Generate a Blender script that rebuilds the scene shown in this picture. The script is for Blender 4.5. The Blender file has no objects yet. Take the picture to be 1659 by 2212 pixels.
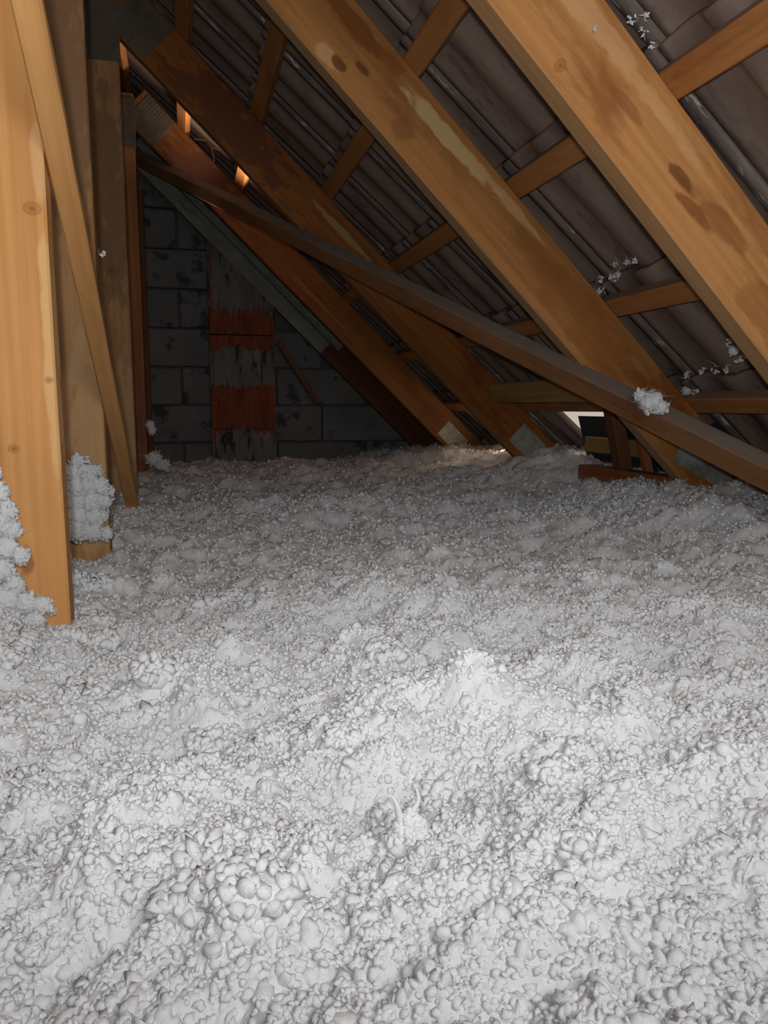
import bpy, math, random
import numpy as np
from mathutils import Matrix, Vector

SC = bpy.context.scene
COL = SC.collection
rnd = random.Random(7)
R = math.radians

# ---------------------------------------------------------------- camera
cam_d = bpy.data.cameras.new('camera')
cam_d.sensor_fit = 'HORIZONTAL'; cam_d.sensor_width = 36.0
cam_d.lens = 36.0 * 1650.0 / 1659.0
cam_d.clip_start = 0.02; cam_d.clip_end = 60
cam = bpy.data.objects.new('camera', cam_d); COL.objects.link(cam)
yaw, pit = R(14.58), R(7.79)
F = Vector((math.sin(yaw)*math.cos(pit), math.cos(yaw)*math.cos(pit), -math.sin(pit)))
cam.location = (0, 0, 0)
cam.rotation_euler = F.to_track_quat('-Z', 'Y').to_euler()
SC.camera = cam

# ---------------------------------------------------------------- world: pale overcast daylight outside
w = bpy.data.worlds.new('daylight'); SC.world = w; w.use_nodes = True
w.node_tree.nodes['Background'].inputs[0].default_value = (1.0, 0.86, 0.74, 1)
w.node_tree.nodes['Background'].inputs[1].default_value = 0.55

# ---------------------------------------------------------------- lamps
def lamp(name, kind, loc, direction, energy, color, **kw):
    l = bpy.data.lights.new(name, kind); l.energy = energy; l.color = color
    for k, v in kw.items(): setattr(l, k, v)
    o = bpy.data.objects.new(name, l); COL.objects.link(o); o.location = loc
    o.rotation_euler = Vector(direction).to_track_quat('-Z', 'Y').to_euler()
    return o
# the hand-held lamp the picture was taken with, just above and left of the lens
a_el = R(35)
lamp('hand_lamp', 'SPOT', (-0.022, -0.03, 0.045),
     (math.sin(R(14))*math.cos(a_el), math.cos(R(14))*math.cos(a_el), math.sin(a_el)),
     29.0, (1.0, 0.99, 0.975), spot_size=R(168), spot_blend=1.0, shadow_soft_size=0.012)
# added soft fill behind the camera, brightens the near insulation
lamp('near_floor_fill', 'AREA', (0.30, -0.46, 0.52), (-0.08, 0.92, -1.0), 8.2, (1.0, 0.99, 0.975),
     shape='DISK', size=0.6)
# low daylight that comes in at the open eave between the third and fourth truss
lamp('eave_daylight', 'AREA', (1.374, 3.12, -0.185), (-0.717, 0.0, 0.697), 1.6, (1.0, 0.74, 0.50),
     shape='RECTANGLE', size=0.05, size_y=0.3)
lamp('bay_fill', 'AREA', (0.407, 3.27, 0.6485), (-0.43, 0.0, 0.878), 2.3, (1.0, 0.78, 0.62),
     shape='RECTANGLE', size=0.04, size_y=0.42, spread=R(70))  # added lamp inside the bay, brightens the slot's battens and tiles

vs = SC.view_settings
vs.view_transform = 'Standard'; vs.look = 'None'; vs.exposure = 0.0; vs.gamma = 1.0
vs.use_curve_mapping = False
SC.display_settings.display_device = 'sRGB'

# ---------------------------------------------------------------- roof geometry (metres)
TH = R(44.2)
D = Vector((math.cos(TH), 0, -math.sin(TH)))      # down the right slope
N = Vector((math.sin(TH), 0, math.cos(TH)))       # out of the roof
O = Vector((0.3, 0, 0.7107))                      # a point of the rafters' underside
YV = Vector((0, 1, 0))
def P(s, y, wv):                                  # slope, depth, height above the rafters' underside
    return O + D*s + N*wv + Vector((0, y, 0))
TR = [1.10, 1.68, 2.70, 3.54, 4.18]               # near faces of the trusses
T = 0.045

# ---------------------------------------------------------------- mesh helpers
def mesh_np(name, V, Fc, smooth=True):
    me = bpy.data.meshes.new(name)
    V = np.ascontiguousarray(V, np.float32); Fc = np.ascontiguousarray(Fc, np.int32)
    k = Fc.shape[1]
    me.vertices.add(len(V)); me.vertices.foreach_set('co', V.ravel())
    me.loops.add(Fc.size); me.loops.foreach_set('vertex_index', Fc.ravel())
    me.polygons.add(len(Fc))
    me.polygons.foreach_set('loop_start', np.arange(0, Fc.size, k, dtype=np.int32))
    me.polygons.foreach_set('use_smooth', np.full(len(Fc), smooth))
    me.update(calc_edges=True)
    return me
def link(name, me, mat, parent=None):
    o = bpy.data.objects.new(name, me); COL.objects.link(o)
    if mat is not None and len(me.materials) == 0: me.materials.append(mat)
    if parent: o.parent = parent
    return o
def tag(o, label=None, cat=None, group=None, kind=None):
    if label: o['label'] = label
    if cat: o['category'] = cat
    if group: o['group'] = group
    if kind: o['kind'] = kind
    return o
def empty(name, loc=(0, 0, 0)):
    o = bpy.data.objects.new(name, None); COL.objects.link(o); o.location = loc
    o.empty_display_size = 0.05
    return o
def box_pts(sx, sy, sz, nx=1, bev=0.003, wob=0.0, seed=0, taper=0.0):
    """A board along local X from 0 to sx, centred in Y and Z, edges eased, slightly uneven."""
    r = np.random.RandomState(seed)
    hy, hz, b = sy/2, sz/2, min(bev, sy/3, sz/3)
    ring = [(-hy+b, -hz), (hy-b, -hz), (hy, -hz+b), (hy, hz-b), (hy-b, hz), (-hy+b, hz), (-hy, hz-b), (-hy, -hz+b)]
    xs = [0, b] + [sx*i/nx for i in range(1, nx)] + [sx-b, sx]
    V = []
    dz = np.cumsum(r.randn(len(xs)))*wob*0.5; dz -= dz.mean()
    for i, x in enumerate(xs):
        e = b if i in (0, len(xs)-1) else 0.0
        for (y, z) in ring:
            fy = (hy-e)/hy; fz = (hz-e)/hz
            k = 1 - taper*x/sx
            V.append((x, y*fy*k + (r.randn()*wob*.3), z*fz*k + dz[i]*0.6 + r.randn()*wob*.3))
    Fq = []
    n = len(xs)
    for i in range(n-1):
        for j in range(8):
            a, c = i*8+j, i*8+(j+1) % 8
            Fq.append((a, c, c+8, a+8))
    caps = [[7-k for k in range(8)], [(n-1)*8+k for k in range(8)]]
    return V, Fq, caps
def board_mesh(name, sx, sy, sz, **kw):
    V, Fq, caps = box_pts(sx, sy, sz, **kw)
    me = bpy.data.meshes.new(name); me.from_pydata(V, [], [f[::-1] for f in Fq] + [c[::-1] for c in caps]); me.update()
    return me
def frame(p0, xdir, zdir):
    x = Vector(xdir).normalized(); z = Vector(zdir); z = (z - x*z.dot(x)).normalized(); y = z.cross(x)
    m = Matrix((x, y, z)).transposed().to_4x4(); m.translation = Vector(p0)
    return m
def beam(name, p0, p1, ty, tz, zdir, mat, parent=None, **kw):
    """Board from p0 to p1 (centre line); tz thick along zdir, ty across it."""
    p0, p1 = Vector(p0), Vector(p1)
    L = (p1-p0).length
    kw.setdefault('nx', max(2, int(L/0.12))); kw.setdefault('wob', 0.0008); kw.setdefault('seed', rnd.randrange(9999))
    o = link(name, board_mesh(name, L, ty, tz, **kw), mat)
    m = frame(p0, p1-p0, zdir)
    if parent:
        o.parent = parent; o.matrix_parent_inverse = Matrix.Identity(4)
        o.matrix_local = Matrix.Translation(-parent.location) @ m
    else: o.matrix_world = m
    return o

# ---------------------------------------------------------------- materials
def new_mat(name):
    m = bpy.data.materials.new(name); m.use_nodes = True
    nt = m.node_tree; b = nt.nodes['Principled BSDF']
    return m, nt, b
def nd(nt, t, **kw):
    n = nt.nodes.new(t)
    for k, v in kw.items():
        if k == 'op': n.operation = v
        elif k.startswith('i_'): n.inputs[k[2:].replace('_', ' ')].default_value = v
        elif isinstance(k, str) and k.startswith('n'):
            n.inputs[int(k[1:])].default_value = v
    return n
def ramp(nt, fac, stops):
    n = nt.nodes.new('ShaderNodeValToRGB'); e = n.color_ramp.elements
    while len(e) < len(stops): e.new(0.5)
    for k, (p, c) in enumerate(stops):
        e[k].position = p; e[k].color = (*c, 1) if len(c) == 3 else c
    nt.links.new(fac, n.inputs[0]); return n.outputs[0]
def mixc(nt, fac, a, b, mode='MIX'):
    n = nt.nodes.new('ShaderNodeMix'); n.data_type = 'RGBA'; n.blend_type = mode
    for s, v in ((0, fac), (6, a), (7, b)):
        if hasattr(v, 'links'): nt.links.new(v, n.inputs[s])
        else: n.inputs[s].default_value = v if s == 0 else (*v, 1)
    return n.outputs[2]
def math_(nt, op, a, b=None, clamp=False):
    n = nt.nodes.new('ShaderNodeMath'); n.operation = op; n.use_clamp = clamp
    for s, v in ((0, a), (1, b)):
        if v is None: continue
        if hasattr(v, 'links'): nt.links.new(v, n.inputs[s])
        else: n.inputs[s].default_value = v
    return n.outputs[0]
def noise(nt, vec, scale, detail=4, rough=0.55, dist=0.0):
    n = nt.nodes.new('ShaderNodeTexNoise'); n.inputs['Scale'].default_value = scale
    n.inputs['Detail'].default_value = detail; n.inputs['Roughness'].default_value = rough
    n.inputs['Distortion'].default_value = dist
    nt.links.new(vec, n.inputs['Vector']); return n.outputs['Fac']
def mapping(nt, vec, scale=(1, 1, 1), loc=(0, 0, 0)):
    n = nt.nodes.new('ShaderNodeMapping'); n.inputs['Scale'].default_value = scale; n.inputs['Location'].default_value = loc
    nt.links.new(vec, n.inputs['Vector']); return n.outputs[0]
def local(nt, rand=True):
    tc = nt.nodes.new('ShaderNodeTexCoord')
    if not rand: return tc.outputs['Object']
    oi = nt.nodes.new('ShaderNodeObjectInfo')
    m = nt.nodes.new('ShaderNodeMath'); m.operation = 'MULTIPLY'; m.inputs[1].default_value = 37.0
    nt.links.new(oi.outputs['Random'], m.inputs[0])
    a = nt.nodes.new('ShaderNodeVectorMath'); a.operation = 'ADD'
    nt.links.new(tc.outputs['Object'], a.inputs[0]); nt.links.new(m.outputs[0], a.inputs[1])
    return a.outputs[0]

def wood(name, base, dark=None, stain=0.5, grain=1.0, patches=(), knots=(), rough=0.7, dust=0.0, edge=0.0):
    """Sawn softwood, grain along local X. patches: (x, z, rx, rz, colour, strength) marks and broader tints in local X/Z."""
    m, nt, b = new_mat(name)
    vec = local(nt)
    dark = dark or tuple(c*0.45*k for c, k in zip(base, (1, .85, .7)))
    pale = tuple(min(1, c*k) for c, k in zip(base, (1.18, 1.28, 1.45)))
    warp = noise(nt, mapping(nt, vec, (1.2, 6, 6)), 2.0, 3)
    g1 = noise(nt, mapping(nt, vec, (1.3, 55, 55)), 1.0, 5, 0.6, 0.6)
    g2 = noise(nt, mapping(nt, vec, (4, 170, 170)), 1.0, 3, 0.6)
    rings = nt.nodes.new('ShaderNodeTexWave'); rings.wave_type = 'BANDS'; rings.bands_direction = 'Z'
    rings.inputs['Scale'].default_value = 9; rings.inputs['Distortion'].default_value = 5.5
    rings.inputs['Detail'].default_value = 2.5; rings.inputs['Detail Scale'].default_value = 0.9
    nt.links.new(mapping(nt, vec, (0.35, 1.6, 1.6)), rings.inputs['Vector'])
    col = ramp(nt, g1, [(0.25, tuple(c*(1-.28*grain) for c in base)), (0.5, base), (0.78, pale)])
    col = mixc(nt, math_(nt, 'MULTIPLY', rings.outputs['Fac'], 0.30*grain), col, tuple(c*k for c, k in zip(base, (.70, .58, .45))))
    blot = noise(nt, mapping(nt, vec, (2.2, 7, 7)), 1.6, 6, 0.62, 0.4)
    col = mixc(nt, math_(nt, 'MULTIPLY', ramp(nt, blot, [(0.50, (0, 0, 0)), (0.66, (1, 1, 1))]), stain), col, dark)
    blot2 = noise(nt, mapping(nt, vec, (6, 26, 26), (3, 1, 2)), 1.5, 5, 0.6)
    col = mixc(nt, math_(nt, 'MULTIPLY', ramp(nt, blot2, [(0.58, (0, 0, 0)), (0.70, (1, 1, 1))]), stain*0.8), col, dark)
    soft = noise(nt, mapping(nt, vec, (1.5, 4, 4), (9, 5, 1)), 1.3, 3)
    col = mixc(nt, math_(nt, 'MULTIPLY', ramp(nt, soft, [(0.42, (0, 0, 0)), (0.62, (1, 1, 1))]), 0.35), col, pale)
    tc = nt.nodes.new('ShaderNodeTexCoord')
    sep = nt.nodes.new('ShaderNodeSeparateXYZ'); nt.links.new(tc.outputs['Object'], sep.inputs[0])
    wn = noise(nt, mapping(nt, tc.outputs['Object'], (14, 30, 30)), 1.0, 4)
    for (x, z, rx, rz, c, st) in patches:
        ex = math_(nt, 'DIVIDE', math_(nt, 'SUBTRACT', sep.outputs[0], x), rx)
        ez = math_(nt, 'DIVIDE', math_(nt, 'SUBTRACT', sep.outputs[2], z), rz)
        r2 = math_(nt, 'ADD', math_(nt, 'MULTIPLY', ex, ex), math_(nt, 'MULTIPLY', ez, ez))
        r2 = math_(nt, 'ADD', r2, math_(nt, 'MULTIPLY', math_(nt, 'SUBTRACT', wn, 0.5), 4.2))
        k = nt.nodes.new('ShaderNodeMapRange'); k.interpolation_type = 'SMOOTHSTEP'
        nt.links.new(r2, k.inputs[0]); k.inputs[1].default_value = 1.15; k.inputs[2].default_value = 0.45
        k.inputs[3].default_value = 0; k.inputs[4].default_value = st
        col = mixc(nt, k.outputs[0], col, c)
    for (x, z, r) in knots:
        ex = math_(nt, 'DIVIDE', math_(nt, 'SUBTRACT', sep.outputs[0], x), r*0.75)
        ez = math_(nt, 'DIVIDE', math_(nt, 'SUBTRACT', sep.outputs[2], z), r)
        r2 = math_(nt, 'SQRT', math_(nt, 'ADD', math_(nt, 'MULTIPLY', ex, ex), math_(nt, 'MULTIPLY', ez, ez)))
        r2 = math_(nt, 'ADD', r2, math_(nt, 'MULTIPLY', math_(nt, 'SUBTRACT', wn, 0.5), 0.5))
        k = ramp(nt, r2, [(0.0, (1, 1, 1)), (0.35, (.55, .55, .55)), (0.72, (.30, .30, .30)), (0.85, (.75, .75, .75)), (1.0, (0, 0, 0))])
        col = mixc(nt, math_(nt, 'MULTIPLY', k, 0.8), col, tuple(c*kk for c, kk in zip(base, (.38, .26, .2))))
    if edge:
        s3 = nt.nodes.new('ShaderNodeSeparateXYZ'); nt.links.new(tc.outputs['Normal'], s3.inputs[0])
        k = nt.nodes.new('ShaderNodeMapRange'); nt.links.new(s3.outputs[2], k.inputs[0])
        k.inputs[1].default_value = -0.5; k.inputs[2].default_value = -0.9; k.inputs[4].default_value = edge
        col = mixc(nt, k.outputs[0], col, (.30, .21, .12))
    if dust:
        geo = nt.nodes.new('ShaderNodeNewGeometry'); s2 = nt.nodes.new('ShaderNodeSeparateXYZ')
        nt.links.new(geo.outputs['Normal'], s2.inputs[0])
        k = nt.nodes.new('ShaderNodeMapRange'); nt.links.new(s2.outputs[2], k.inputs[0])
        k.inputs[1].default_value = 0.1; k.inputs[2].default_value = 0.5; k.inputs[4].default_value = dust
        dn = noise(nt, mapping(nt, vec, (5, 12, 12)), 2, 5)
        col = mixc(nt, math_(nt, 'MULTIPLY', k.outputs[0], ramp(nt, dn, [(0.25, (.55, .55, .55)), (0.6, (1, 1, 1))])), col, (.20, .165, .14))
    nt.links.new(col, b.inputs['Base Color'])
    b.inputs['Roughness'].default_value = rough; b.inputs['Specular IOR Level'].default_value = 0.25
    bp = nt.nodes.new('ShaderNodeBump'); bp.inputs['Strength'].default_value = 0.35; bp.inputs['Distance'].default_value = 0.002
    h = math_(nt, 'ADD', math_(nt, 'MULTIPLY', g2, 0.6), g1)
    nt.links.new(h, bp.inputs['Height']); nt.links.new(bp.outputs[0], b.inputs['Normal'])
    return m

def mottled(name, c0, c1, c2=None, scale=(8, 8, 8), rough=0.9, bump=0.3, bscale=120, thr=(0.6, 0.72)):
    m, nt, b = new_mat(name); vec = local(nt)
    n1 = noise(nt, mapping(nt, vec, scale), 1.0, 6, 0.6, 0.3)
    col = ramp(nt, n1, [(0.3, c0), (0.7, c1)])
    if c2:
        n2 = noise(nt, mapping(nt, vec, tuple(s*1.7 for s in scale), (4, 4, 4)), 1.0, 6, 0.65)
        col = mixc(nt, ramp(nt, n2, [(thr[0], (0, 0, 0)), (thr[1], (1, 1, 1))]), col, c2)
    nt.links.new(col, b.inputs['Base Color']); b.inputs['Roughness'].default_value = rough
    b.inputs['Specular IOR Level'].default_value = 0.2
    bp = nt.nodes.new('ShaderNodeBump'); bp.inputs['Strength'].default_value = bump; bp.inputs['Distance'].default_value = 0.003
    nt.links.new(noise(nt, vec, bscale, 4), bp.inputs['Height']); nt.links.new(bp.outputs[0], b.inputs['Normal'])
    return m

DK = (.14, .045, .012)
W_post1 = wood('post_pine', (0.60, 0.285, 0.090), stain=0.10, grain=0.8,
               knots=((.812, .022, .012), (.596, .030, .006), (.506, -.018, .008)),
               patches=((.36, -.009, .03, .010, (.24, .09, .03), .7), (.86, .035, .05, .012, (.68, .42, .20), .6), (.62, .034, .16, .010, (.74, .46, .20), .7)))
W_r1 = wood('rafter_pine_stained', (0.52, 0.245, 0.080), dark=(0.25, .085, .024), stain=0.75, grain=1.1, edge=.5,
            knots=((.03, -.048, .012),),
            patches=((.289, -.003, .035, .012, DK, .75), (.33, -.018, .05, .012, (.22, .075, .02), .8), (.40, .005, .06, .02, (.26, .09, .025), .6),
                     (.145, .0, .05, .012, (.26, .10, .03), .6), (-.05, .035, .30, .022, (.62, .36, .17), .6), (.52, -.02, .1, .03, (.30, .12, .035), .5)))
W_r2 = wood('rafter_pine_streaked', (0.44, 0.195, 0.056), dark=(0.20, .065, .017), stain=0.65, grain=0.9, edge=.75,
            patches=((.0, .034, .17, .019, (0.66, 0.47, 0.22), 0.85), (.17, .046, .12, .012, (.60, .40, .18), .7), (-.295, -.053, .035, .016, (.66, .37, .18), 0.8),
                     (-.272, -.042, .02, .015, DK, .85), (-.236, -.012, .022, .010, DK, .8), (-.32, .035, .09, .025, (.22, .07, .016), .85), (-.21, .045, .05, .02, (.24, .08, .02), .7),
                     (-.09, -.030, .03, .022, (.27, .11, .035), .7), (.30, .02, .10, .02, (.25, .10, .03), .5), (.55, .0, .3, .05, (.36, .13, .03), .6), (.98, .02, .30, .07, (.28, .085, .018), .8)))  # last patch turns the eave end a darker red-brown
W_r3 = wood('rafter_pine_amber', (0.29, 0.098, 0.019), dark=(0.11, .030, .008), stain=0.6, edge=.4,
            patches=((-.03, .025, .17, .012, (.40, .26, .11), .8), (-.55, .0, .28, .09, (.13, .045, .02), .85)))  # last patch darkens the upper end
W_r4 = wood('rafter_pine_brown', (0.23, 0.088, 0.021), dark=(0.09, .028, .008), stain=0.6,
            patches=((.07, -.022, .18, .006, (.30, .17, .08), .7), (-.60, .0, .25, .09, (.12, .045, .025), .85)))  # darker towards the ridge from the last patch
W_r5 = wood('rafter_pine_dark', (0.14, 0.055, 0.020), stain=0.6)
W_post = wood('king_post_pine', (0.42, 0.22, 0.090), stain=0.35, patches=((.45, .02, .26, .05, (.50, .31, .15), .7), (1.25, .0, .35, .08, (.22, .12, .06), .8)))  # second patch darkens the top of the post
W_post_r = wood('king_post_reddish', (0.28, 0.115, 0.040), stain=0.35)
W_bat = wood('batten_pine', (0.40, 0.17, 0.052), stain=0.55, dust=0.9)
W_stick = wood('lath_pine', (0.62, 0.32, 0.115), stain=0.2, dust=0.3)
W_brace = wood('brace_wood', (0.24, 0.110, 0.045), stain=0.5, dust=1.0)
W_dark = wood('dark_wood', (0.16, 0.07, 0.03), stain=0.5, dust=0.7)
W_red = wood('reddish_wood', (0.36, 0.12, 0.045), stain=0.4, dust=0.6)
W_nog = wood('noggin_pine', (0.42, 0.25, 0.085), stain=0.3, dust=0.3)
M_tile = mottled('concrete_tile', (0.15, 0.108, 0.090), (0.25, 0.185, 0.150), (0.085, 0.062, 0.056), (4, 11, 11), rough=0.85, thr=(.54, .72))
M_lip = mottled('tile_lip_bloom', (0.08, 0.062, 0.055), (0.20, 0.16, 0.145), (0.50, 0.47, 0.46), (7, 30, 30), rough=0.8, thr=(.58, .66))
M_block = mottled('aerated_block', (0.11, 0.112, 0.11), (0.17, 0.17, 0.168), (0.055, 0.055, 0.057), (5, 5, 5), thr=(.55, .62))
M_mortar = mottled('mortar', (0.07, 0.068, 0.066), (0.12, 0.115, 0.11))
M_plaster = mottled('smeared_plaster', (0.11, 0.105, 0.10), (0.19, 0.18, 0.165), (0.04, 0.035, 0.035), (16, 16, 4), thr=(.55, .62))
M_clay = mottled('red_clay_block', (0.17, 0.045, 0.022), (0.28, 0.080, 0.038), (0.07, 0.04, 0.035), (26, 26, 5), thr=(.58, .66))
M_greyboard = mottled('grey_painted_board', (0.17, 0.185, 0.17), (0.30, 0.315, 0.29), (0.09, 0.09, 0.085), (9, 20, 20), thr=(.6, .7))
M_membrane = mottled('dark_underlay', (0.020, 0.026, 0.034), (0.040, 0.046, 0.056), None, (9, 9, 9), rough=0.6)

def plate_mat():
    m, nt, b = new_mat('galvanised_plate'); vec = local(nt)
    col = ramp(nt, noise(nt, mapping(nt, vec, (30, 30, 30)), 1, 5), [(0.3, (.22, .23, .21)), (0.7, (.42, .43, .39))])
    nt.links.new(col, b.inputs['Base Color']); b.inputs['Metallic'].default_value = 0.45; b.inputs['Roughness'].default_value = 0.55
    return m
M_plate = plate_mat()
def plate_dusty():
    return mottled('dusty_plate', (0.10, 0.080, 0.062), (0.16, 0.125, 0.095), (0.08, .050, .030), (14, 14, 14), rough=0.85)
M_plate_d = plate_dusty()

def wool_mat():
    m, nt, b = new_mat('white_glass_wool')
    tc = nt.nodes.new('ShaderNodeTexCoord'); vec = tc.outputs['Object']
    n1 = noise(nt, mapping(nt, vec, (16, 16, 16)), 1, 5)
    col = ramp(nt, n1, [(0.30, (0.85, 0.87, 0.89)), (0.6, (0.92, 0.94, 0.96))])
    n2 = noise(nt, mapping(nt, vec, (75, 75, 75), (3, 3, 3)), 1, 3)
    col = mixc(nt, ramp(nt, n2, [(0.70, (0, 0, 0)), (0.78, (1, 1, 1))]), col, (0.42, 0.40, 0.36))
    nt.links.new(col, b.inputs['Base Color']); b.inputs['Roughness'].default_value = 0.75
    b.inputs['Specular IOR Level'].default_value = 0.35
    bp = nt.nodes.new('ShaderNodeBump'); bp.inputs['Strength'].default_value = 0.6; bp.inputs['Distance'].default_value = 0.0016
    h = noise(nt, mapping(nt, vec, (420, 420, 420)), 1, 4, 0.65, 0.6)
    nt.links.new(h, bp.inputs['Height']); nt.links.new(bp.outputs[0], b.inputs['Normal'])
    tr = nt.nodes.new('ShaderNodeBsdfTranslucent'); nt.links.new(col, tr.inputs[0])
    mx = nt.nodes.new('ShaderNodeMixShader'); mx.inputs[0].default_value = 0.24
    nt.links.new(b.outputs[0], mx.inputs[1]); nt.links.new(tr.outputs[0], mx.inputs[2])
    nt.links.new(mx.outputs[0], nt.nodes['Material Output'].inputs[0])
    return m
M_wool = wool_mat()

# ---------------------------------------------------------------- roof covering (setting)
ceil_r = empty('ceiling'); tag(ceil_r, kind='structure')
TW, TL = 0.28, 0.42
def tile_mesh():
    us = [-.012, -.010, .012, .016, .026, .042, .060, .078, .092, .102, .150, .160, .174, .192, .212, .236, .250, .262]
    hs = [.004, -.004, -.004, .003, .012, .018, .020, .017, .010, .000, .000, .008, .014, .019, .020, .014, .008, .003]
    xs = [0.0, .010, .03, .08, .20, .32, .385, .41, TL]
    V = []; Fq = []
    n = len(us)
    for top in (0, 1):
        for i, x in enumerate(xs):
            end = 1.0 if x < .385 else max(0.0, 1-(x-.385)/.035)
            for u, h in zip(us, hs):
                hh = h if not top else max(h, 0.004)+0.013
                lift = 0 if end == 1 or top else (1-end)*0.006
                V.append((x, u, hh + lift))
    k = len(xs)*n
    for i in range(len(xs)-1):
        for j in range(n-1):
            a = i*n+j
            Fq.append((a, a+n, a+n+1, a+1)); Fq.append((k+a, k+a+1, k+a+n+1, k+a+n))
    for i in range(len(xs)-1):
        a = i*n; Fq.append((a, k+a, k+a+n, a+n)); a = i*n+n-1; Fq.append((a, a+n, k+a+n, k+a))
    for j in range(n-1):
        a = j; Fq.append((a, a+1, k+a+1, k+a)); a = (len(xs)-1)*n+j; Fq.append((a, k+a, k+a+1, a+1))
    me = bpy.data.meshes.new('roof_tile'); me.from_pydata(V, [], Fq); me.update()
    me.materials.append(M_tile); me.materials.append(M_lip)
    for p in me.polygons:
        c = p.center
        p.use_smooth = True
        if c.y < .011 and c.z < .003: p.material_index = 1
    return me
TM = tile_mesh()
BX = [1.50, 1.257, 1.020, .757, .515, .279, .049, -.195]     # X of each batten's lower edge
BS = [(x-.4018)/D.x for x in BX]
BS = [BS[0]+.34] + BS
cols = np.arange(-7, 12)
for r_i, s in enumerate(BS):
    head = s - 0.05 - 0.032
    for c_i in cols:
        y = 1.135 + TW*c_i
        if r_i <= 1 and 2.2 < y < 3.6: continue            # the open eave
        if r_i == 2 and 2.2 < y < 2.3: continue
        o = link('roof_tile', TM, None, ceil_r)
        if r_i == len(BS)-1: pass
        m = frame(P(head, y, .178), D*1.0 + N*0.066, N)
        j = Matrix.Translation((rnd.uniform(-.004, .004), rnd.uniform(-.002, .002), 0)) @ Matrix.Rotation(rnd.uniform(-.006, .006), 4, 'Z')
        o.matrix_local = m @ j
        if r_i == 2 and 2.5 < y < 2.6: o.matrix_local = m @ Matrix.Translation((0, .030, 0)) @ Matrix.Diagonal((1, .84, 1, 1))
# left slope, only glimpsed between the posts: plain boarding that closes the loft
XR = -0.20
def slab(name, pts, mat, thick, nrm, kind='structure'):
    V = [Vector(p) for p in pts]; V2 = [v + Vector(nrm)*thick for v in V]; n = len(V)
    me = bpy.data.meshes.new(name)
    me.from_pydata([*V, *V2], [], [list(range(n)), list(range(2*n-1, n-1, -1))] + [(i, i+n, (i+1) % n+n, (i+1) % n) for i in range(n)])
    me.update()
    o = link(name, me, mat); tag(o, kind=kind); return o
topz = 1.46; run = 2.6
nl = (-math.sin(TH), 0, math.cos(TH))
slab('ceiling_left', [(XR, -1.5, topz), (XR, 4.6, topz), (XR-run, 4.6, topz-run*math.tan(TH)), (XR-run, -1.5, topz-run*math.tan(TH))], M_tile, .03, nl)
slab('wall_front', [(-2.9, -1.5, -1.2), (2.9, -1.5, -1.2), (2.9, -1.5, .1), (XR, -1.5, 1.6), (-2.9, -1.5, .1)], M_mortar, .05, (0, -1, 0))
slab('floor', [(-2.9, -1.5, -.62), (2.3, -1.5, -.62), (2.3, 4.4, -.62), (-2.9, 4.4, -.62)], M_mortar, .05, (0, 0, -1))
# the ridge cap inside
slab('trim_1', [(XR-.16, -1.5, 1.36), (XR, -1.5, 1.50), (XR+.16, -1.5, 1.36), (XR+.16, -1.5, 1.39), (XR, -1.5, 1.53), (XR-.16, -1.5, 1.39)], M_tile, 6.1, (0, 1, 0))

# ---------------------------------------------------------------- gable wall and its blocks (setting)
GY = 4.262
wall = slab('wall_back', [(-2.9, GY+.012, -.62), (2.3, GY+.012, -.62), (1.9, GY+.012, -.37), (XR, GY+.012, 1.56), (-2.9, GY+.012, -1.0)], M_mortar, .2, (0, 1, 0))
def block_mesh(L, H, seed):
    r = np.random.RandomState(seed)
    V, Fq, caps = box_pts(L-.008, .04, H-.008, nx=5, bev=.006, wob=.0016, seed=seed)
    me = bpy.data.meshes.new('concrete_block'); me.from_pydata(V, [], [f[::-1] for f in Fq]+[c[::-1] for c in caps]); me.update()
    me.materials.append(M_block); return me
BM = [block_mesh(.5, .2, k) for k in range(4)]
def roofz(x): return .7107-(x-.3)*math.tan(TH)
for k in range(9):
    z = -.488 + .2*k
    x = -.75 - (.25 if k % 2 else 0)
    while x < 1.9:
        if z-.1 < roofz(x+.25)+.12 and not (.13 < x+.02 and x+.5 < .50):
            hide = z > roofz(x+.5)+.12
            o = link('concrete_block', BM[(k*3+int(x*7)) % 4], None)
            o.parent = wall; o.matrix_local = Matrix.Translation((x, GY-.008+rnd.uniform(-.004, .004), z)) @ Matrix.Rotation(rnd.uniform(-.006, .006), 4, 'Y')
        x += .5
# chimney stack of hollow clay blocks with smeared plaster
ch = empty('chimney', (.31, 4.16, -.62)); tag(ch, 'narrow red clay block chimney smeared with grey plaster against the back wall', 'chimney')
def ribbed(w_, h_, dep, ribs, amp, seed):
    r = np.random.RandomState(seed); V = []; Fq = []; n = ribs*4+1; rows = 8
    xs = np.linspace(0, w_, n)
    for j in range(rows+1):
        for i, x in enumerate(xs):
            g = -amp if (i % 4 in (1, 2)) else 0.0
            V.append((x-w_/2, g + r.randn()*.0012, h_*j/rows))
    for j in range(rows):
        for i in range(n-1):
            a = j*n+i; Fq.append((a, a+1, a+n+1, a+n))
    b = len(V); V += [(-w_/2, dep, 0), (w_/2, dep, 0), (w_/2, dep, h_), (-w_/2, dep, h_)]
    Fq += [(b+1, b, b+3, b+2), (0, rows*n, b+3, b), (n-1, b+1, b+2, rows*n+n-1), (*range(n), b+1, b)[::-1], (*range(rows*n, rows*n+n), b+2, b+3)]
    me = bpy.data.meshes.new('clay_block'); me.from_pydata(V, [], Fq); me.update(); return me
zz = -.60
k = 0
while zz < 1.0:
    hh = .245
    o = link('clay_block', ribbed(.335, hh-.006, .09, 9, .006, k), M_clay, ch)
    o.location = (0, 0, zz+.62); zz += hh; k += 1
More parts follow.
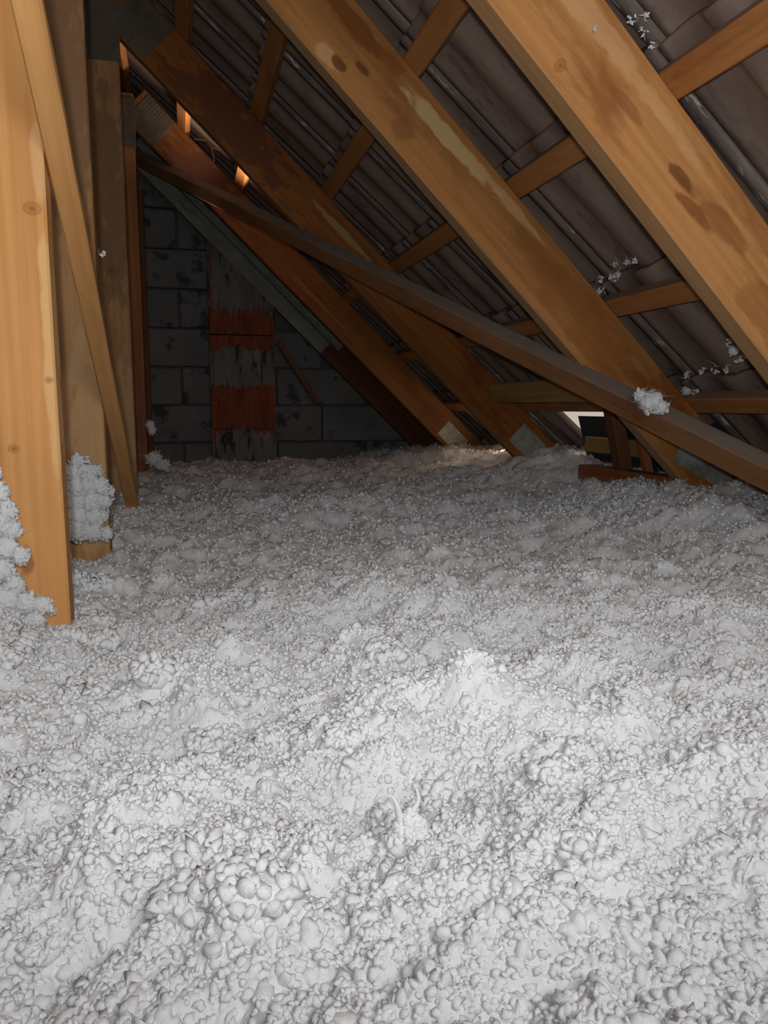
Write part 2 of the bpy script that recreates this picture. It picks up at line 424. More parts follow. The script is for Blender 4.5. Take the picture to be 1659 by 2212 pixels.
def patch_mesh(name, outline_fn, w_, h_, th, seed, nx=26, nz=18):
    """A rough plaster smear: a grid clipped to a ragged outline, with thickness."""
    r = np.random.RandomState(seed); import itertools
    ph = r.rand(12)*6.28
    V = []; idx = {}; Fq = []
    def edge(t, a): return .5+.5*math.sin(t*9+ph[a])*.6+.4*math.sin(t*23+ph[a+1])*.5
    for j in range(nz+1):
        for i in range(nx+1):
            u, v = i/nx, j/nz
            lo = .10*edge(u, 0)+.10*abs(math.sin(u*40+ph[3])); hi = 1-.16*edge(u, 4)
            vv = lo+(hi-lo)*v
            bulge = min(1, 6*min(u, 1-u, v, 1-v))
            V.append(((u-.5)*w_, -th*bulge*(.7+.6*r.rand()), vv*h_))
    for j in range(nz):
        for i in range(nx):
            a = j*(nx+1)+i; Fq.append((a, a+1, a+nx+2, a+nx+1))
    me = bpy.data.meshes.new(name); me.from_pydata(V, [], Fq); me.update()
    for p in me.polygons: p.use_smooth = True
    return me
for q, (z0, h_) in enumerate([(-.42, .33), (.08, .25), (.44, .52)]):
    o = link('plaster_patch', patch_mesh('plaster_patch', None, .336, h_, .006, 20+q), M_plaster, ch); o.location = (.0, -.004, z0+.62)
# loose stick leaning on the wall, and mortar lumps
beam('wooden_stick', (.50, 4.12, .345), (.715, 4.20, .02), .03, .032, (0, -1, 0), W_dark)
tag(bpy.data.objects['wooden_stick'], 'short brown stick leaning on the back wall right of the chimney', 'stick')

# ---------------------------------------------------------------- trusses
def plate(name, centre, xdir, L, Wd, parent, mat, seed=0):
    """Nail plate: thin sheet with rows of punched, raised tooth slots."""
    V = []; Fc = []
    def bx(x0, x1, y0, y1, z0, z1):
        b = len(V); V.extend([(x0, y0, z0), (x1, y0, z0), (x1, y1, z0), (x0, y1, z0), (x0, y0, z1), (x1, y0, z1), (x1, y1, z1), (x0, y1, z1)])
        Fc.extend([(b+0, b+3, b+2, b+1), (b+4, b+5, b+6, b+7), (b, b+1, b+5, b+4), (b+1, b+2, b+6, b+5), (b+2, b+3, b+7, b+6), (b+3, b, b+4, b+7)])
    bx(0, L, -.0012, 0.0, -Wd/2, Wd/2)
    px, pz = .0125, .0085
    nx, nz = int(L/px), int(Wd/pz)
    for i in range(nx):
        for j in range(nz):
            x = (i+.5)*L/nx; z = -Wd/2+(j+.5)*Wd/nz + (.002 if i % 2 else -.002)
            bx(x-.0045, x+.0045, -.0030, -.0012, z-.0018, z+.0018)
    me = bpy.data.meshes.new(name); me.from_pydata(V, [], Fc); me.update()
    o = link(name, me, mat)
    m = frame(centre, xdir, Vector((0, 1, 0)).cross(Vector(xdir))*-1 if False else Vector(xdir).cross(Vector((0, 1, 0))))
    # centre in X
    m = m @ Matrix.Translation((-L/2, 0, 0))
    o.parent = parent; o.matrix_local = Matrix.Translation(-parent.location) @ m
    return o
labels = [
 'nearest roof truss, whose rafter crosses the top right corner, its post at left edge',
 'second roof truss, its stained rafter with a pale streak crosses the picture centre',
 'third roof truss, amber rafter passing above the long dark brace',
 'fourth roof truss, brown rafter beside the grey board',
 'farthest roof truss, dark brown, standing against the back wall']
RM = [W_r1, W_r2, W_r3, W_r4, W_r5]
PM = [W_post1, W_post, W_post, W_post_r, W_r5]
PWID = [.078, .098, .095, .085, .085]
for k, y in enumerate(TR):
    tr = empty('roof_truss', (XR, y, -.55)); tag(tr, labels[k], 'truss', 'roof trusses of the loft')
    yc = y+T/2
    s0 = (XR-.3)/D.x - .02
    # right rafter: from the ridge to the eave; local Z = up out of the roof
    a = P(s0, yc, .073); b_ = P(2.05, yc, .073)
    # put local origin where patches are easy to place: at s = .30
    L = (b_-a).length
    V, Fq, caps = box_pts(L, T, .146, nx=26, bev=.003, wob=.0009, seed=k)
    V = [(vx+(s0-.30), vy, vz) for vx, vy, vz in V]
    me = bpy.data.meshes.new('rafter'); me.from_pydata(V, [], [f[::-1] for f in Fq]+[c[::-1] for c in caps]); me.update()
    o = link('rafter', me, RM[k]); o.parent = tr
    o.matrix_local = Matrix.Translation(-tr.location) @ frame(P(.30, yc, .073), D, N)
    # left rafter
    Dl = Vector((-D.x, 0, D.z)); Nl = Vector((-N.x, 0, N.z)); apex = P(s0, yc, .073)
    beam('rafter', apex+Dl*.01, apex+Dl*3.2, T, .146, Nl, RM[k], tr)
    # king post
    pr = -.160 if k else -.1615
    wd = PWID[k]
    beam('king_post', (pr-wd/2, yc, -.56), (pr-wd/2, yc, roofz(XR)+.10), T, wd, (1, 0, 0), PM[k], tr)
    beam('ceiling_joist', (-2.0, yc, -.55), (1.9, yc, -.55), T, .10, (0, 0, 1), PM[k], tr)
    # plates
    plate('nail_plate', P(s0+.10, y-.0005, .073), D, .15, .135, tr, M_plate_d)
    plate('nail_plate', (pr-wd/2-.004, y-.0030, roofz(XR)-.02), (0, 0, 1), .20, wd+.02, tr, M_plate_d)
trs = [o for o in COL.objects if o.name.startswith('roof_truss')]
plate('nail_plate', P(1.302, TR[1]-.0005, .070), D*math.cos(R(17)) + N*math.sin(R(17)), .18, .062, trs[1], M_plate)
plate('nail_plate', P(1.295, TR[2]-.0005, .070), D, .150, .090, trs[2], M_plate)
plate('nail_plate', P(1.290, TR[3]-.0005, .062), D, .140, .085, trs[3], M_plate)

# grey board along the gable truss
gb = empty('verge_board', tuple(P(-.25, 4.14, .07))); tag(gb, 'long pale grey board sloping along the back wall below the brown rafter', 'board')
beam('lower_strip', P(-.72, 4.155, .030), P(.60, 4.155, .030), .03, .075, N, M_greyboard, gb)
beam('upper_strip', P(-.75, 4.142, .100), P(.66, 4.142, .100), .03, .060, N, M_greyboard, gb)

# ---------------------------------------------------------------- battens
bl = ['lowest', 'second lowest', 'third', 'fourth', 'fifth', 'sixth', 'seventh', 'eighth', 'ridge']
for k, s in enumerate(BS[1:]):
    y0, y1 = -1.4, 4.24
    o = beam('roof_batten', P(s-.025, y0, .146+.0155), P(s-.025, y1, .146+.0155), .05, .031, N, W_bat, nx=40, wob=.0012)
    names = ['lowest roof batten, just under the eave tiles and hardly seen behind the insulation',
             'dusty roof batten level with the fluff tuft, second row from the eave',
             'roof batten below the frosted tiles at right, third row from the eave',
             'roof batten crossing the picture right of centre, fourth row from the eave',
             'roof batten that meets the top edge right of centre, fifth row from the eave',
             'dark roof batten with frayed lower edge near the top, sixth row from the eave',
             'roof batten at top left just below the ridge, seventh row from the eave',
             'roof batten at the ridge behind the post tops, eighth row from the eave']
    tag(o, names[k], 'batten', 'roof battens carrying the tiles')

# ---------------------------------------------------------------- braces
# long wind brace under the rafters: rises from near right eave to the far ridge
q0, q1 = P((-.158-.3)/D.x-.012, 3.853, 0), P((1.156-.3)/D.x-.050, 1.316, 0)
dirb = (q1-q0).normalized()
brn = dirb.cross(N).normalized()
if brn.z < 0: brn = -brn
q1e = q1 + dirb*.75
o = beam('wind_brace', q0 - N*.024 - brn*.012, q1e - N*.024 - brn*.012, .055, .046, (N*math.cos(R(-24)) + brn*math.sin(R(-24))), W_brace, nx=40, wob=.0016, bev=.003)
tag(o, 'long dusty brown brace sloping from the far ridge down to the right edge', 'brace')
# thin lath against the posts
z_ = Vector((1, 0, 0))
o = beam('diagonal_lath', (-.144, .72, .537), (-.144, 2.34, -.362), .020, .032, z_, W_stick, nx=24, wob=.0012)
tag(o, 'thin pale diagonal lath leaning across the row of posts at left', 'lath')

# ---------------------------------------------------------------- eave blocking between second and third truss
o = beam('noggin', (1.125, 2.695, .053), (1.135, 1.74, .050), .035, .070, (0, 0, 1), W_nog, wob=.001)
tag(o, 'pale square-cut timber noggin butting against the third rafter', 'noggin')
ev = empty('soffit_screen', (1.38, 2.1, -.2)); tag(ev, 'dark blue-black eave screen with a wooden rail right of the bright gap', 'screen')
me = bpy.data.meshes.new('sheet')
pts = [(1.37, 2.50, -.03), (1.37, 1.73, -.03), (1.37, 1.73, -.34), (1.37, 2.34, -.34)]
V = [Vector(p)-ev.location for p in pts]; V2 = [v+Vector((.006, 0, 0)) for v in V]
me.from_pydata([*V, *V2], [], [(0, 1, 2, 3), (7, 6, 5, 4), (0, 4, 5, 1), (1, 5, 6, 2), (2, 6, 7, 3), (3, 7, 4, 0)]); me.update()
link('sheet', me, M_membrane, ev)
beam('rail', (1.355, 2.40, -.125), (1.355, 1.73, -.125), .025, .052, (0, 0, 1), W_nog, ev)
o = beam('eave_plank', (1.25, 2.22, -.208), (1.25, 1.735, -.208), .055, .055, (0, 0, 1), W_red, wob=.001)
tag(o, 'reddish plank with dusty top lying in the insulation below the dark eave screen', 'plank')
o = beam('eave_strut', (1.215, 2.02, .01), (1.27, 2.00, -.26), .040, .045, (0, 1, 0), W_dark, wob=.0015)
tag(o, 'short dark upright strut in front of the dark eave screen', 'strut')
o = beam('eave_strut', (1.26, 1.97, -.01), (1.31, 1.93, -.26), .022, .030, (0, 1, 0), W_red, wob=.001)
tag(o, 'thin reddish upright strut beside the dark one at the eave', 'strut')

# ---------------------------------------------------------------- numpy noise
def h2(ix, iy, seed):
    ix = ix.astype(np.int64); iy = iy.astype(np.int64)
    n = (ix*374761393 + iy*668265263 + seed*974711) & 0xffffffff
    n = ((n ^ (n >> 13))*1274126177) & 0xffffffff
    n = ((n ^ (n >> 16))*2246822519) & 0xffffffff
    return ((n ^ (n >> 15)) & 0xffffff)/float(0xffffff)
def vnoise(x, y, seed):
    xi, yi = np.floor(x), np.floor(y); fx, fy = x-xi, y-yi
    fx = fx*fx*fx*(fx*(fx*6-15)+10); fy = fy*fy*fy*(fy*(fy*6-15)+10)
    a = h2(xi, yi, seed); b = h2(xi+1, yi, seed); c = h2(xi, yi+1, seed); d = h2(xi+1, yi+1, seed)
    return a+(b-a)*fx+(c-a)*fy+(a-b-c+d)*fx*fy - .5
def fbm(x, y, seed, octv=4):
    r = 0; a = 1.0
    for k in range(octv):
        r = r + a*vnoise(x*2**k+k*7.3, y*2**k-k*3.1, seed+k); a *= .5
    return r
def blobs(x, y, scale, seed):
    """Domes of random size and height in jittered cells."""
    x = x/scale; y = y/scale
    xi, yi = np.floor(x), np.floor(y); best = np.zeros_like(x)
    for dx in (-1, 0, 1):
        for dy in (-1, 0, 1):
            cx, cy = xi+dx, yi+dy
            px = cx+.15+.7*h2(cx, cy, seed); py = cy+.15+.7*h2(cx, cy, seed+1)
            rad = .45+.40*h2(cx, cy, seed+2); ht = .35+.65*h2(cx, cy, seed+3)
            an = h2(cx, cy, seed+4)*6.28; el = .65+.35*h2(cx, cy, seed+5)
            ca, sa = np.cos(an), np.sin(an); ux, uy = x-px, y-py
            q = ((ux*ca+uy*sa)/rad)**2 + ((-ux*sa+uy*ca)/(rad*el))**2
            g = ht*np.maximum(0, 1-q*.75)**.9; best = best + g**4
    return best**.25
def base_h(x, y):
    """Large shape of the blown-in insulation."""
    z = -.300 + 0*x
    z = z + .035*fbm(x*1.7+3, y*1.7+1, 11, 3) + .040*fbm(x*6+3, y*6+9, 31, 3)
    def hump(cx, cy, rx, ry, h): return h*np.exp(-(((x-cx)/rx)**2+((y-cy)/ry)**2))
    t = np.clip((x-.75)/.55, 0, 1); z = z + .085*t*t*(3-2*t)*np.clip((y-.9)/.6, 0, 1)
    z = z + hump(1.47, 2.45, .16, .22, .035) + hump(1.36, 2.95, .10, .25, .045)
    z = z + hump(-.34, 1.05, .09, .30, .12) + hump(-.29, .80, .10, .22, .05)
    z = z + hump(.24, .62, .035, .03, .035) + hump(.20, .60, .07, .06, .02)
    z = z + hump(.42, .40, .10, .06, .02) + hump(.0, .44, .14, .05, .018) - hump(.13, .50, .12, .03, .015)
    z = z + hump(.50, .95, .12, .12, .022) - hump(.33, .80, .10, .05, .018) + hump(.62, .62, .10, .08, .02)
    return z
def full_h(x, y):
    rr = np.hypot(x, y)
    wx = x+.012*fbm(x*22, y*22, 5, 3); wy = y+.012*fbm(x*22+9, y*22+4, 6, 3)
    z = base_h(x, y)
    z = z + .020*blobs(wx, wy, .105, 41) + .0095*blobs(wx, wy, .044, 51) + .016*fbm(x*20, y*20, 91, 3)
    f = np.clip(1.5-rr/3.4, .35, 1)
    wx2 = wx+.003*fbm(x*90, y*90, 15, 2); wy2 = wy+.003*fbm(x*90+9, y*90+4, 16, 2)
    z = z + .0065*f*blobs(wx2, wy2, .021, 61)
    f2 = np.clip(1.4-rr/1.8, 0, 1)
    z = z + .0045*f2*blobs(wx2, wy2, .0105, 71)
    f3 = np.clip(1.5-rr/.9, 0, 1)
    z = z + .0022*f3*blobs(wx2, wy2, .0052, 101) + .0012*f2*fbm(x*300, y*300, 81, 2)
    return z
# main sheet: polar grid around the viewer's footprint, finest near by
rs = [.24]
while rs[-1] < 5.2: rs.append(rs[-1]*(1.0038 if rs[-1] < 1.2 else 1.006))
rs = np.array(rs); ph = np.radians(np.linspace(-24, 54, 640))
RR, PH = np.meshgrid(rs, ph, indexing='ij')
X = RR*np.sin(PH); Y = RR*np.cos(PH)
keep_y = np.minimum(Y, GY-.02+0*Y)
Z = full_h(X, keep_y)
nr, nc = X.shape
V0 = np.stack([X, keep_y, Z], -1).reshape(-1, 3)
I = (np.arange(nr-1)[:, None]*nc + np.arange(nc-1)[None]).ravel()
Fm = np.concatenate([np.stack([I, I+1, I+nc+1], 1), np.stack([I, I+nc+1, I+nc], 1)])
cen = V0[Fm[:, 0]]
ok = (np.abs(V0[Fm][:, :, 1].max(1) - V0[Fm][:, :, 1].min(1)) > 1e-6) & (cen[:, 0] < 2.2)
Fm = Fm[ok]

# templates
def ico(level):
    t = (1+5**.5)/2
    v = np.array([(-1, t, 0), (1, t, 0), (-1, -t, 0), (1, -t, 0), (0, -1, t), (0, 1, t), (0, -1, -t), (0, 1, -t), (t, 0, -1), (t, 0, 1), (-t, 0, -1), (-t, 0, 1)], float)
    v /= np.linalg.norm(v[0])
    f = [(0, 11, 5), (0, 5, 1), (0, 1, 7), (0, 7, 10), (0, 10, 11), (1, 5, 9), (5, 11, 4), (11, 10, 2), (10, 7, 6), (7, 1, 8), (3, 9, 4), (3, 4, 2), (3, 2, 6), (3, 6, 8), (3, 8, 9), (4, 9, 5), (2, 4, 11), (6, 2, 10), (8, 6, 7), (9, 8, 1)]
    v = v.tolist()
    for _ in range(level):
        mid = {}; nf = []
        def mp(a, b):
            k = (min(a, b), max(a, b))
            if k not in mid:
                m = (np.array(v[a])+np.array(v[b])); m /= np.linalg.norm(m); mid[k] = len(v); v.append(m.tolist())
            return mid[k]
        for a, b, c in f:
            x, y, z = mp(a, b), mp(b, c), mp(c, a); nf += [(a, x, z), (b, y, x), (c, z, y), (x, y, z)]
        f = nf
    return np.array(v), np.array(f)
RG = np.random.RandomState(11)
def rot_rand(n, tilt=1.0):
    q = RG.randn(n, 4); q[:, 0] += 0; q /= np.linalg.norm(q, axis=1)[:, None]
    w_, x, y, z = q.T
    return np.stack([1-2*(y*y+z*z), 2*(x*y-z*w_), 2*(x*z+y*w_), 2*(x*y+z*w_), 1-2*(x*x+z*z), 2*(y*z-x*w_), 2*(x*z-y*w_), 2*(y*z+x*w_), 1-2*(x*x+y*y)], -1).reshape(n, 3, 3)
def scatter_blobs(pos, size, level, jit=.22, asp=(.35, .9)):
    v, f = ico(level); n = len(pos)
    sc = np.stack([np.ones(n), RG.uniform(*asp, n), RG.uniform(asp[0]*.7, asp[1]*.8, n)], -1)*size[:, None]
    A = v[None]*(1+jit*RG.randn(n, len(v), 1))
    # bend the flake
    A = A*sc[:, None]; A[:, :, 2] += (RG.randn(n, 1)*.35)*(A[:, :, 0]**2)/size[:, None]
    A = np.einsum('nij,nkj->nki', rot_rand(n), A) + pos[:, None]
    return A.reshape(-1, 3), (f[None]+np.arange(n)[:, None, None]*len(v)).reshape(-1, 3)
def scatter_strands(pos, length, rad, nseg=5, curl=1.0, up=0.3):
    n = len(pos); t = np.linspace(0, 1, nseg)
    d0 = RG.randn(n, 3); d0[:, 2] = np.abs(d0[:, 2])*.8+up; d0 /= np.linalg.norm(d0, axis=1)[:, None]
    s = np.cross(d0, RG.randn(n, 3)); s /= np.linalg.norm(s, axis=1)[:, None]
    b = np.cross(d0, s)
    c1 = RG.randn(n)*curl*1.2
    path = pos[:, None] + length[:, None, None]*(t[None, :, None]*d0[:, None] + (c1[:, None]*t[None]**2*.6)[:, :, None]*s[:, None] + (np.sin(t[None]*3*RG.uniform(.5, 1.5, (n, 1)))*.18*curl)[:, :, None]*b[:, None])
    V = []
    for k in range(3):
        a = k*2.094
        r_ = rad[:, None]*(1-.75*t[None]**1.5)
        V.append(path + r_[:, :, None]*(math.cos(a)*s[:, None]+math.sin(a)*b[:, None]*.6))
    V = np.stack(V, 2)           # n, seg, 3, xyz
    F = []
    for i in range(nseg-1):
        for k in range(3):
            a, c = i*3+k, i*3+(k+1) % 3
            F += [(a, c, c+3), (a, c+3, a+3)]
    F = np.array(F); m = nseg*3
    return V.reshape(-1, 3), (F[None]+np.arange(n)[:, None, None]*m).reshape(-1, 3)
def sample_floor(n, r0, r1, p=1.0):
    u = RG.rand(n); r = (r0**p+(r1**p-r0**p)*u)**(1/p)
    a = np.radians(RG.uniform(-20, 52, n))
    x, y = r*np.sin(a), r*np.cos(a)
    k = (y < GY-.04) & (x < 1.95)
    return x[k], y[k]
def join(parts):
    Vs, Fs, o = [], [], 0
    for v, f in parts:
        Vs.append(v); Fs.append(f+o); o += len(v)
    return np.concatenate(Vs), np.concatenate(Fs)
parts = [(V0, Fm)]
# the rest of the loft floor, coarser, where the finest part ends
gx, gy = np.meshgrid(np.arange(-2.5, 2.16, .03), np.append(np.arange(-1.4, GY-.03, .03), GY-.02), indexing='ij')
gz = full_h(gx, gy) - .004
ga = np.degrees(np.arctan2(gx, gy)); gr = np.hypot(gx, gy)
inside = (ga > -23) & (ga < 53) & (gr > .27) & (gr < 5.1)
gz = np.where(inside, gz-.03, gz)
m_, k_ = gx.shape
J = (np.arange(m_-1)[:, None]*k_ + np.arange(k_-1)[None]).ravel()
keep = ~(inside.ravel()[J] & inside.ravel()[J+1] & inside.ravel()[J+k_] & inside.ravel()[J+k_+1])
J = J[keep]
parts.append((np.stack([gx, gy, gz], -1).reshape(-1, 3), np.concatenate([np.stack([J, J+k_, J+k_+1], 1), np.stack([J, J+k_+1, J+1], 1)])))
def put(n, r0, r1, p, smin, smax, level, lift=.3, **kw):
    x, y = sample_floor(n, r0, r1, p); s = RG.uniform(smin, smax, len(x))**1.0
    pos = np.stack([x, y, full_h(x, y)+s*lift*RG.uniform(-.6, 1.0, len(x))], -1)
    parts.append(scatter_blobs(pos, s, level, **kw))
put(33000, .28, 1.15, 1.15, .0013, .0042, 0, jit=.13, asp=(.5, .95), lift=.5)
put(1100, .30, .9, 1.2, .003, .0075, 1, jit=.12, asp=(.5, .9), lift=.1)
put(20000, .9, 2.3, 1.3, .0018, .0060, 0, jit=.16, asp=(.4, .95), lift=.3)
put(11000, 1.8, 4.3, 1.2, .0035, .0090, 0, asp=(.4, .95), lift=.2)
def puts(n, r0, r1, p, lmin, lmax, r_, **kw):
    x, y = sample_floor(n, r0, r1, p)
    pos = np.stack([x, y, full_h(x, y)-.001], -1)
    parts.append(scatter_strands(pos, RG.uniform(lmin, lmax, len(x)), RG.uniform(r_*.5, r_*1.4, len(x)), **kw))
puts(1500, .45, 1.2, 1.3, .004, .012, .0011, nseg=5, curl=1.2)
puts(9000, .9, 3.0, 1.3, .006, .020, .0015, nseg=4, curl=1.2)
def tube(pts, rad, k=7, sub=4):
    pts = np.array(pts, float); rad = np.array(rad, float)
    t = np.linspace(0, len(pts)-1, (len(pts)-1)*sub+1)
    q = np.stack([np.interp(t, range(len(pts)), pts[:, c]) for c in range(3)], 1)
    for _ in range(2): q[1:-1] = (q[:-2]+2*q[1:-1]+q[2:])/4
    r = np.interp(t, range(len(pts)), rad)
    d = np.gradient(q, axis=0); d /= np.linalg.norm(d, axis=1)[:, None]
    a = np.cross(d, (0.3, 1, 0.1)); a /= np.linalg.norm(a, axis=1)[:, None]; b = np.cross(d, a)
    an = np.arange(k)*2*math.pi/k
    V = q[:, None] + r[:, None, None]*(np.cos(an)[None, :, None]*a[:, None]+np.sin(an)[None, :, None]*b[:, None])
    F = []
    for i in range(len(q)-1):
        for j in range(k):
            u, w2 = i*k+j, i*k+(j+1) % k
            F += [(u, w2, w2+k), (u, w2+k, u+k)]
    return V.reshape(-1, 3), np.array(F)
# puffs: clumps of nodules a few centimetres across
x_, y_ = sample_floor(200, .34, 1.5, 1.2)
R_ = RG.uniform(.010, .026, len(x_))*(.75+.4*np.hypot(x_, y_))
z_p = full_h(x_, y_)
vb, fb = ico(1)
for cx, cy, cz, r in zip(x_, y_, z_p, R_):
    if abs(cx-.13) < .05 and abs(cy-.445) < .05: continue
    sx, sy, sz = r*RG.uniform(.7, 1.2), r*RG.uniform(.7, 1.2), r*RG.uniform(.30, .55)
    n_ = 90
    q = RG.randn(n_, 3); q /= np.linalg.norm(q, axis=1)[:, None]; q[:, 2] = np.abs(q[:, 2])
    parts.append(scatter_blobs(q*np.array([sx, sy, sz])+np.array([cx, cy, cz-.45*sz]), r*RG.uniform(.10, .34, n_), 0, jit=.14, asp=(.45, .95)))
    parts.append((vb*(1+.06*RG.randn(len(vb), 1))*np.array([sx, sy, sz])+np.array([cx, cy, cz-.60*sz]), fb))
# the horned lump that stands up in the foreground
zb = float(full_h(np.array([.128]), np.array([.445]))[0])
zb = zb+.004
n_ = 760
hh_ = RG.rand(n_)**1.3
an_ = RG.rand(n_)*6.283; rr_ = (1-hh_)**.8*.026*np.sqrt(RG.rand(n_))
pos = np.stack([.130+rr_*np.cos(an_)+.004*hh_, .445+rr_*np.sin(an_)*.8, zb-.004+.036*hh_], -1)
parts.append(scatter_blobs(pos, RG.uniform(.002, .0052, n_), 1, jit=.12, asp=(.5, .95)))
v_, f_ = ico(3); parts.append((v_*np.array([.015, .012, .020])*(1+.08*RG.randn(len(v_), 1))+np.array([.130, .447, zb+.002]), f_))
parts.append(tube([(.131, .445, zb+.018), (.133, .444, zb+.030), (.139, .443, zb+.040), (.137, .443, zb+.048), (.135, .443, zb+.052)], [.0044, .0026, .0016, .0009, .0004]))
parts.append(tube([(.129, .445, zb+.018), (.126, .444, zb+.030), (.124, .443, zb+.039), (.121, .443, zb+.045), (.118, .443, zb+.047)], [.0044, .0028, .0018, .0010, .0004]))
Vw, Fw = join(parts)
me = mesh_np('insulation', Vw, Fw, True)
ins = link('loose_fill_insulation', me, M_wool)
tag(ins, 'deep layer of fluffy white blown insulation covering the whole loft floor', 'insulation', kind='stuff')

# ---------------------------------------------------------------- tufts caught on the timber
def tuft(pts, size, label, spread=.012, dens=1.0, strands=1.0, flat=None, level=1, name='insulation_tuft', group='insulation tufts caught on the timber'):
    """pts: list of (x, y, z, radius) lumps; the tuft is one mesh of blobs, flakes and fibres."""
    parts = []; allp = []; alls = []
    origin = Vector(pts[0][:3])
    for (x, y, z, r) in pts:
        n = max(10, int(dens*34*(r/.02)**1.6))
        q = RG.randn(n, 3); q /= np.linalg.norm(q, axis=1)[:, None]; q *= (RG.rand(n, 1)**.45)*r
        if flat is not None: q[:, flat] *= .45
        allp.append(q+np.array([x, y, z])); alls.append(RG.uniform(size*.4, size, n))
    pos = np.concatenate(allp); s = np.concatenate(alls)
    parts.append(scatter_blobs(pos, s*1.1, level, jit=.22, asp=(.22, .75)))
    m = int(len(pos)*.55*strands)
    if m:
        pk = pos[RG.randint(0, len(pos), m)]
        parts.append(scatter_strands(pk, RG.uniform(size*1.2, size*3.2, m), RG.uniform(.0006, .0016, m), 5, 1.3, up=-.2))
    for (x, y, z, r) in pts:
        if r > .012:
            v, f = ico(3); v = v*(1+.12*RG.randn(len(v), 1)); sc = np.array([r*.8]*3)
            if flat is not None: sc[flat] *= .5
            parts.append((v*sc+np.array([x, y, z]), f))
    Vt, Ft = join(parts)
    o = link(name, mesh_np(name, Vt-np.array(origin), Ft, True), M_wool)
    o.location = origin
    tag(o, label, 'insulation', group); return o
# snow-like pile on the near post
pl = []
for (x, z, r) in [(-.245, -.085, .014), (-.240, -.110, .018), (-.232, -.135, .018), (-.245, -.15, .022), (-.228, -.16, .016), (-.235, -.185, .020), (-.218, -.197, .015),
                  (-.245, -.215, .022), (-.228, -.235, .018), (-.240, -.255, .024), (-.215, -.262, .018), (-.195, -.265, .015), (-.235, -.285, .024), (-.205, -.288, .018), (-.185, -.272, .010)]:
    pl.append((x, 1.093, z, r))
tuft(pl, .0055, 'large white fluff pile clinging to the left side of the nearest post', flat=1, strands=1.0)
pl = []
for (x, z, r) in [(-.214, -.100, .015), (-.196, -.098, .009), (-.226, -.125, .022), (-.200, -.128, .024), (-.178, -.122, .014), (-.222, -.152, .028), (-.194, -.155, .030), (-.170, -.155, .020), (-.155, -.168, .012),
                  (-.222, -.185, .030), (-.190, -.188, .032), (-.166, -.188, .018), (-.222, -.215, .030), (-.190, -.218, .030), (-.170, -.215, .014), (-.222, -.245, .03), (-.192, -.248, .028), (-.166, -.255, .018)]:
    pl.append((x, 1.668, z-.006, r))
tuft(pl, .0065, 'big rounded fluff clump on the foot of the second post', flat=1, strands=.35)
tuft([(.975, 1.470, .012, .026), (.958, 1.480, .026, .016), (.996, 1.458, .000, .018), (.986, 1.460, .022, .014), (.968, 1.468, -.006, .012)], .0055, 'ragged white fluff tuft lying on the long dusty brace', strands=1.6)
tuft([(-.142, 3.46, -.075, .022), (-.135, 3.46, -.100, .020)], .008, 'small fluff ball hanging at the foot of the fourth post')
tuft([(-.125, 3.30, -.21, .035), (-.09, 3.28, -.235, .03)], .010, 'fluff heap against the foot of the fourth post')
tuft([P(.790, 1.700, .165)[:] + (.012,), P(.765, 1.685, .175)[:] + (.009,), P(.775, 1.650, .180)[:] + (.010,), P(.770, 1.62, .18)[:] + (.007,)], .0050, 'spiky white tuft in the corner of the second rafter and third batten', strands=1.8)
tuft([P(.742, 1.60, .178)[:] + (.007,), P(.748, 1.56, .180)[:] + (.008,), P(.750, 1.53, .178)[:] + (.006,)], .0040, 'thin white fluff streak along the tile edge above the third batten', strands=1.6)
tuft([P(1.085, 1.66, .178)[:] + (.010,), P(1.08, 1.60, .180)[:] + (.008,), P(1.082, 1.555, .182)[:] + (.011,), P(1.083, 1.52, .18)[:] + (.006,)], .0050, 'glittering white crumbs along the tile edge above the dusty batten', strands=1.2)
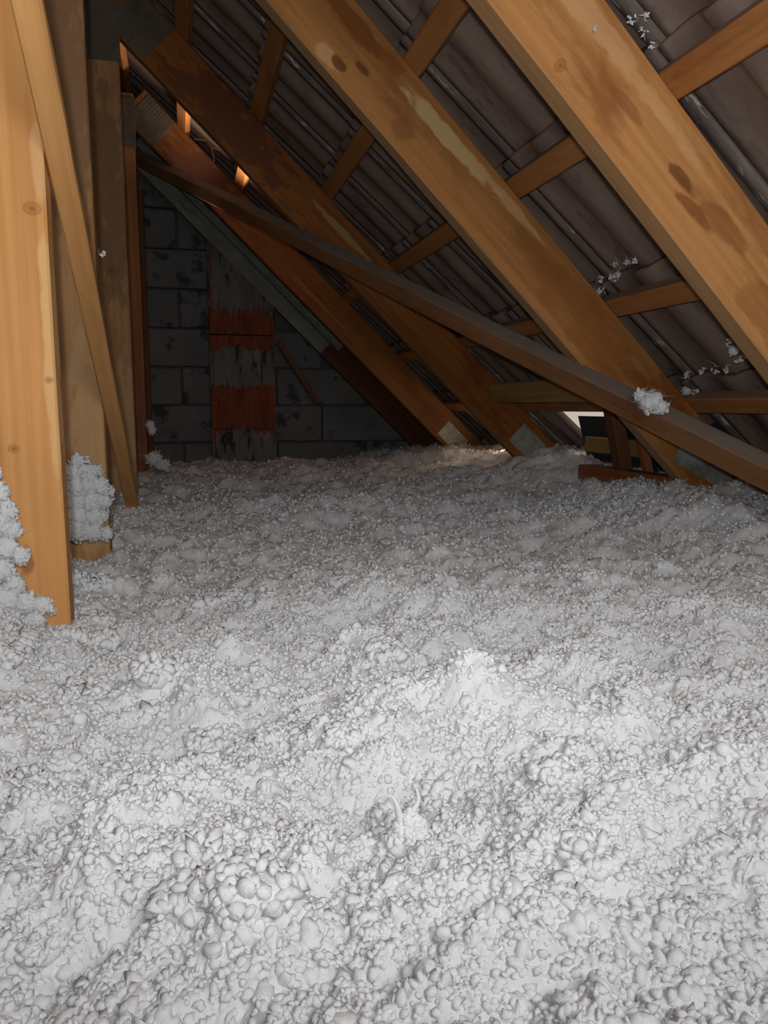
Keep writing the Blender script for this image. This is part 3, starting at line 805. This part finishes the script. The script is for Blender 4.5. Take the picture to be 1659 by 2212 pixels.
tuft([P(1.00, 1.435, .176)[:] + (.010,), P(1.025, 1.44, .176)[:] + (.013,), P(1.05, 1.445, .176)[:] + (.012,)], .0045, 'pale powdery fluff patch on the tile beside the nearest rafter, lower right', strands=.3)
tuft([P(.385, 1.115, .178)[:] + (.008,), P(.36, 1.12, .178)[:] + (.007,), P(.41, 1.11, .17)[:] + (.006,)], .0035, 'white fluff strip in the tile corner beside the nearest rafter, top right', strands=.6)
tuft([P(.460, 1.690, .170)[:] + (.009,), P(.475, 1.685, .155)[:] + (.008,), P(.452, 1.66, .178)[:] + (.005,)], .004, 'little white tuft where the second rafter meets the fourth batten')
tuft([P(1.136, 1.70, .172)[:] + (.014,), P(1.138, 1.67, .172)[:] + (.010,)], .005, 'white tuft on the dusty batten beside the second rafter')
tuft([P((.665-.4)/D.x, 1.085, .17)[:] + (.0055,)], .003, 'tiny white tuft where the nearest rafter meets a batten', strands=1.2)
tuft([(-.117, 1.345, .245, .0045)], .004, 'white fluff crumb stuck on the edge of the diagonal lath', strands=.4)
# loose flecks on tiles and timber
flecks = [(P(.42, 1.36, .165), .0045, 'white fleck stuck to the tiles between the two near rafters'),
          (P(.33, 1.095, .10), .0028, 'tiny curled white fleck on the face of the nearest rafter'),
          (P(.175, .96, .142), .0045, 'white fleck on the batten in the top right corner')]
for p_, s_, lb in flecks:
    tuft([(p_.x, p_.y, p_.z, s_)], s_, lb, strands=.5, dens=.6)

# forked dry twig caught in the lit slot between the third and fourth rafter
tv = [tube([(.073, 3.05, .979), (.118, 3.05, .979), (.132, 3.05, .955), (.140, 3.05, .93), (.142, 3.05, .903)], [.0022, .0032, .0034, .003, .003]),
      tube([(.132, 3.05, .955), (.150, 3.05, .950), (.172, 3.05, .943)], [.003, .0022, .0014])]
Vt, Ft = join(tv)
o = link('dry_twig', mesh_np('dry_twig', Vt-np.array([.118, 3.05, .979]), Ft), W_stick); o.location = (.118, 3.05, .979)
tag(o, 'forked pale dry twig in the lit slot between the third and fourth rafters', 'twig')
for o in list(COL.objects):
    if o.name.startswith('insulation_tuft') and any(k in o['label'] for k in ('crumbs', 'streak', 'powdery', 'strip')): o['kind'] = 'stuff'
